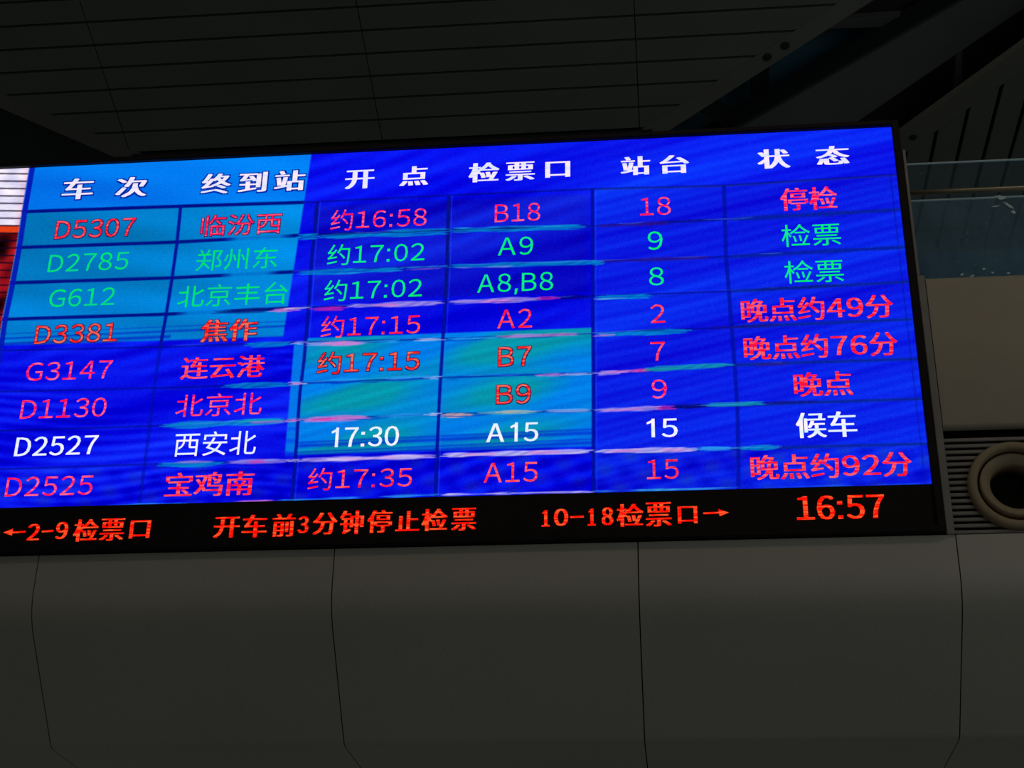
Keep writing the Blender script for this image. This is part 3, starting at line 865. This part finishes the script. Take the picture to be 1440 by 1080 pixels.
T = [  # text, left, right, centre y, height, material, outline material, style
    ('车', 88.6, 132, 266.5, 29, 'header', 'shade', 'h'), ('次', 163.5, 207.8, 264, 27.5, 'header', 'shade', 'h'),
    ('终', 284, 325.4, 259.5, 28, 'header', 'shade', 'h'), ('到', 336, 376, 257.3, 27.5, 'header', 'shade', 'h'), ('站', 386.5, 429.3, 255, 28, 'header', 'shade', 'h'),
    ('开', 485.7, 527, 253.3, 26, 'header', None, 'h'), ('点', 562, 603, 248.4, 27, 'header', None, 'h'),
    ('检', 659, 702.6, 243.4, 27, 'header', None, 'h'), ('票', 711, 752.4, 241.9, 26, 'header', None, 'h'), ('口', 766.8, 802, 239.3, 22, 'header', None, 'h'),
    ('站', 872.8, 914.4, 234.2, 26, 'header', None, 'h'), ('台', 927.6, 969.3, 232, 25.5, 'header', None, 'h'),
    ('状', 1064.8, 1111, 224.3, 27, 'header', None, 'h'), ('态', 1147, 1194.3, 219.5, 26, 'header', None, 'h'),
    ('D5307', 79, 190, 322, 25.5, 'red', 'shade_dark', 'n'), ('临汾西', 283.5, 396, 316.5, 29.5, 'pink', 'shade_dark', 'n'),
    ('D2785', 69, 181.5, 369.4, 25, 'green2', None, 'n'), ('郑州东', 276.5, 391, 365, 30, 'green2', None, 'n'),
    ('G612', 70, 162.5, 419, 25, 'green2', None, 'n'), ('北京丰台', 250.6, 405, 415.3, 31, 'green2', None, 'n'),
    ('D3381', 50.5, 165.5, 469.7, 26, 'orange', 'shade_dark', 'n'), ('焦作', 282.6, 362, 465.3, 31, 'orange', 'shade_dark', 'b'),
    ('G3147', 37.5, 158, 522, 26, 'pink', None, 'n'), ('连云港', 255, 373, 517.4, 31, 'red', None, 'b'),
    ('D1130', 30, 150.5, 575, 27, 'pink', None, 'n'), ('北京北', 248, 369, 569.8, 32, 'pink', None, 'n'),
    ('D2527', 22, 138, 627.7, 27, 'white', None, 'w'), ('西安北', 246, 361, 624.4, 34, 'white', None, 'n'),
    ('D2525', 9, 131.5, 684.3, 27.5, 'pink', None, 'n'), ('宝鸡南', 232.5, 357.5, 681.5, 34, 'red', None, 'b'),
    ('约16:58', 465.5, 600.5, 308.3, 29.5, 'pink', None, 'n'), ('B18', 696, 760, 299.8, 25.5, 'pink', None, 'n'),
    ('约17:02', 461, 597.3, 357.2, 29.5, 'green', None, 'n'), ('A9', 700.5, 750, 347, 25.5, 'green', None, 'n'),
    ('约17:02', 456.5, 594, 407.6, 30, 'green', None, 'n'), ('A8,B8', 671.5, 778, 400, 30, 'green', None, 'n'),
    ('约17:15', 452, 591.5, 458.7, 31, 'red', None, 'n'), ('A2', 699.6, 748.5, 448.9, 26.5, 'red', None, 'n'),
    ('约17:15', 447, 590.3, 509.6, 31, 'orange', 'shade_dark', 'n'), ('B7', 701, 747, 502, 27, 'orange', 'shade_dark', 'n'),
    ('B9', 698.5, 746.3, 555, 27.5, 'orange', 'shade_dark', 'n'),
    ('17:30', 466.4, 561.5, 615, 28, 'white', None, 'w'), ('A15', 684, 757.3, 608.7, 27, 'white', None, 'w'),
    ('约17:35', 433.5, 580, 673.2, 31.5, 'red', None, 'n'), ('A15', 680.5, 756.3, 665.2, 28, 'red', None, 'n'),
    ('18', 900, 943.3, 291, 25.5, 'pink', None, 'n'), ('停检', 1096.7, 1177.3, 280.4, 32, 'pink', None, 'b'),
    ('9', 911, 931.8, 339.3, 26, 'green', None, 'n'), ('检票', 1098.8, 1181.8, 331.3, 31.5, 'green', None, 'n'),
    ('8', 912.7, 933.5, 389.6, 25.5, 'green', None, 'n'), ('检票', 1103, 1186, 382.6, 32, 'green', None, 'n'),
    ('2', 914.8, 935.3, 442, 26, 'red', None, 'n'), ('晚点约49分', 1042, 1256, 434.6, 33, 'red', None, 'b'),
    ('7', 914.8, 935.3, 495, 26.5, 'red', None, 'n'), ('晚点约76分', 1045.7, 1262, 487.4, 33.5, 'red', None, 'b'),
    ('9', 916.4, 938, 547.9, 27, 'pink', None, 'n'), ('晚点', 1116, 1199, 541, 34, 'red', None, 'b'),
    ('15', 909.6, 953, 602.6, 26.5, 'white', None, 'w'), ('候车', 1119, 1204.6, 598, 36, 'white', None, 'b'),
    ('15', 909.6, 954.3, 661, 27.5, 'red', None, 'n'), ('晚点约92分', 1055.5, 1282, 655.8, 35, 'red', None, 'b'),
    # ticker
    ('2', 39, 57, 749, 23, 'ticker', None, 't'), ('9', 79, 96.5, 746.8, 24, 'ticker', None, 't'),
    ('检', 104, 139, 746.5, 31, 'ticker', None, 't'), ('票', 141, 175.7, 745.5, 31, 'ticker', None, 't'), ('口', 183, 212, 745, 25, 'ticker', None, 't'),
    ('开', 301, 337.6, 742.3, 29, 'ticker', None, 't'), ('车', 340.7, 376, 740.5, 32, 'ticker', None, 't'), ('前', 383, 415.6, 739.3, 32, 'ticker', None, 't'),
    ('3', 419, 434.5, 738.7, 23.5, 'ticker', None, 't'), ('分', 440, 475, 737, 31, 'ticker', None, 't'), ('钟', 478, 512, 735.3, 33, 'ticker', None, 't'),
    ('停', 516.6, 551.7, 734, 32, 'ticker', None, 't'), ('止', 556.5, 590, 733.4, 28, 'ticker', None, 't'), ('检', 593, 630, 731.8, 31, 'ticker', None, 't'),
    ('票', 634.8, 670, 730.9, 31.5, 'ticker', None, 't'),
    ('0', 779, 799.3, 728.3, 24, 'ticker', None, 't'), ('8', 846, 862.6, 726.8, 25, 'ticker', None, 't'),
    ('检', 867, 905, 725.3, 32, 'ticker', None, 't'), ('票', 907.8, 944.6, 724.2, 34, 'ticker', None, 't'), ('口', 953, 980.7, 724.8, 24, 'ticker', None, 't'),
    ('16:57', 1119.7, 1244, 714, 34, 'ticker', None, 'c'),
]
STRIKE = {'n': (0,), 'b': (-.005, 0, .005), 'h': (-.010, -.0035, .0035, .010), 't': (-.006, .006), 'c': (-.006, .006), 'w': (-.003, .003)}
WIDE = {c: chr(ord(c)+0xFEE0) for c in '0123456789ABDG'}           # upright sans forms that go with the Chinese glyphs
tmp = {}
for ch in sorted({c for t in T for c in t[0]}):
    if ch in ':,': continue
    cu = bpy.data.curves.new('lettering_source', 'FONT')
    cu.body = WIDE.get(ch, ch)
    cu.size = 1.0
    cu.resolution_u = 3
    o = bpy.data.objects.new('lettering_source', cu)
    COL.objects.link(o)
    tmp[ch] = (o, cu)
bpy.context.view_layer.update()
dg_ = bpy.context.evaluated_depsgraph_get()
GL = {}
for ch, (o, cu) in tmp.items():
    me = bpy.data.meshes.new_from_object(o.evaluated_get(dg_))
    v = np.empty(len(me.vertices)*3, np.float32)
    me.vertices.foreach_get('co', v)
    GL[ch] = (v.reshape(-1, 3)[:, :2].copy(), [tuple(p.vertices) for p in me.polygons])
    bpy.data.objects.remove(o)
    bpy.data.curves.remove(cu)
    bpy.data.meshes.remove(me)
DH = float(GL['8'][0][:, 1].max())
dig = float(np.ptp(GL['8'][0][:, 0]))


def sq(x0, x1, y0, y1):
    return [(x0, y0), (x1, y0), (x1, y1), (x0, y1)]


def poly_glyph(polys):
    co, ff = [], []
    for p in polys:
        ff.append(tuple(range(len(co), len(co)+len(p))))
        co += p
    return np.array(co, np.float32), ff


GL[':'] = poly_glyph([sq(0, .11, 0, .11), sq(0, .11, DH*.6, DH*.6+.11)])
GL[','] = poly_glyph([[(0.02, .11), (0.13, .11), (0.07, -.13), (0.0, -.13)]])
GL['plain1'] = poly_glyph([[(.20, 0), (.29, 0), (.29, DH), (.215, DH), (.20, DH-.06)], [(.20, DH-.06), (.215, DH), (.20, DH-.15), (.04, DH-.22), (.04, DH-.14)]])


def compose(text, style):
    pen, co, ff = 0.0, [], []
    for ch in text:
        key = 'plain1' if (ch == '1' and style == 'w') else ch
        v, fs = GL[key]
        x0, x1 = float(v[:, 0].min()), float(v[:, 0].max())
        if ch in ':,':
            shift, adv = pen+.08-x0, .30
        elif ord(ch) < 128:
            w = x1-x0
            adv = dig+.13 if ch.isdigit() else w+.13
            shift = pen+(adv-w)/2-x0
        else:
            shift, adv = pen, 1.0
        b = sum(len(c) for c in co)
        co.append(v+np.array([shift, 0], np.float32))
        ff += [tuple(i+b for i in f) for f in fs]
        pen += adv
    return np.concatenate(co), ff


def lettering(text, xl_, xr_, yc, h, mat, outline, style):
    slope = 0.043
    half = (xr_-xl_)/2
    pl, pr = at(xl_, yc+slope*half), at(xr_, yc-slope*half)
    mid = (xl_+xr_)/2
    zt, zb = at(mid, yc-h/2).z, at(mid, yc+h/2).z
    v, fs = compose(text, style)
    mn, mx = v.min(0), v.max(0)
    strikes = STRIKE[style]
    ext = max(strikes)
    fxs = (pr.x-pl.x-2*ext)/(mx[0]-mn[0])
    fzs = (zt-zb)/(mx[1]-mn[1])

    def make(y, shifts, m, nm):
        X = pl.x + ext + (v[:, 0]-mn[0])*fxs
        Z = zb + (v[:, 1]-mn[1])*fzs
        co, ff = [], []
        for k, (sx, sz) in enumerate(shifts):
            b = len(co)
            co += [(float(a+sx), y-0.0003*k, float(c+sz)) for a, c in zip(X, Z)]
            ff += [tuple(i+b for i in f) for f in fs]
        me = bpy.data.meshes.new(nm)
        me.from_pydata(co, [], ff)
        me.update()
        return link(nm, me, M[m], board)

    o = make(9.990, [(q, 0) for q in strikes], mat, 'lettering')
    if outline:
        e = .011 if style == 'h' else .006
        make(9.994, [(q+dx, dz) for q in (min(strikes), max(strikes)) for dx in (-e, e) for dz in (-e, e)], outline, 'lettering_edge')
    return o


for t in T:
    lettering(*t)


def flat(name, polys, mat):
    co, ff = [], []
    for ps in polys:
        b = len(co)
        co += [tuple(Vector((at(x, y).x, 9.990, at(x, y).z))) for x, y in ps]
        ff.append(tuple(range(b, b+len(ps))))
    me = bpy.data.meshes.new(name)
    me.from_pydata(co, [], ff)
    me.update()
    return link(name, me, M[mat], board)


# arrows, dashes and footed ones of the ticker
flat('arrow', [[(5, 749.6), (19, 744.2), (17.5, 754)], [(17, 748.2), (37, 747.2), (36.6, 749.6), (17, 750.8)]], 'ticker')
flat('arrow', [[(1025, 721.6), (1010, 716.6), (1012, 726.8)], [(989, 721.4), (1013, 720.4), (1013, 722.9), (989, 724)]], 'ticker')
flat('dash', [[(59.5, 746.8), (76, 745.9), (75.8, 748.6), (59.3, 749.5)]], 'ticker')
flat('dash', [[(802, 726.6), (821, 725.7), (821, 728.4), (802, 729.3)]], 'ticker')
def one(xa, xb, yc, h):
    m = (xa+xb)/2
    t, b = yc-h/2, yc+h/2
    flat('lettering', [[(m-2.1, t+1), (m+2.4, t), (m+2.6, b-2), (m-1.9, b-2)], [(xa+1, t+4.5), (m-1, t+.5), (m-1, t+4), (xa+1.5, t+6)], [(xa, b-2), (xb, b-2.4), (xb, b-.1), (xa, b+.2)]], 'ticker')
one(761.6, 773.2, 729.6, 23.5)
one(826.5, 838, 727.8, 24)
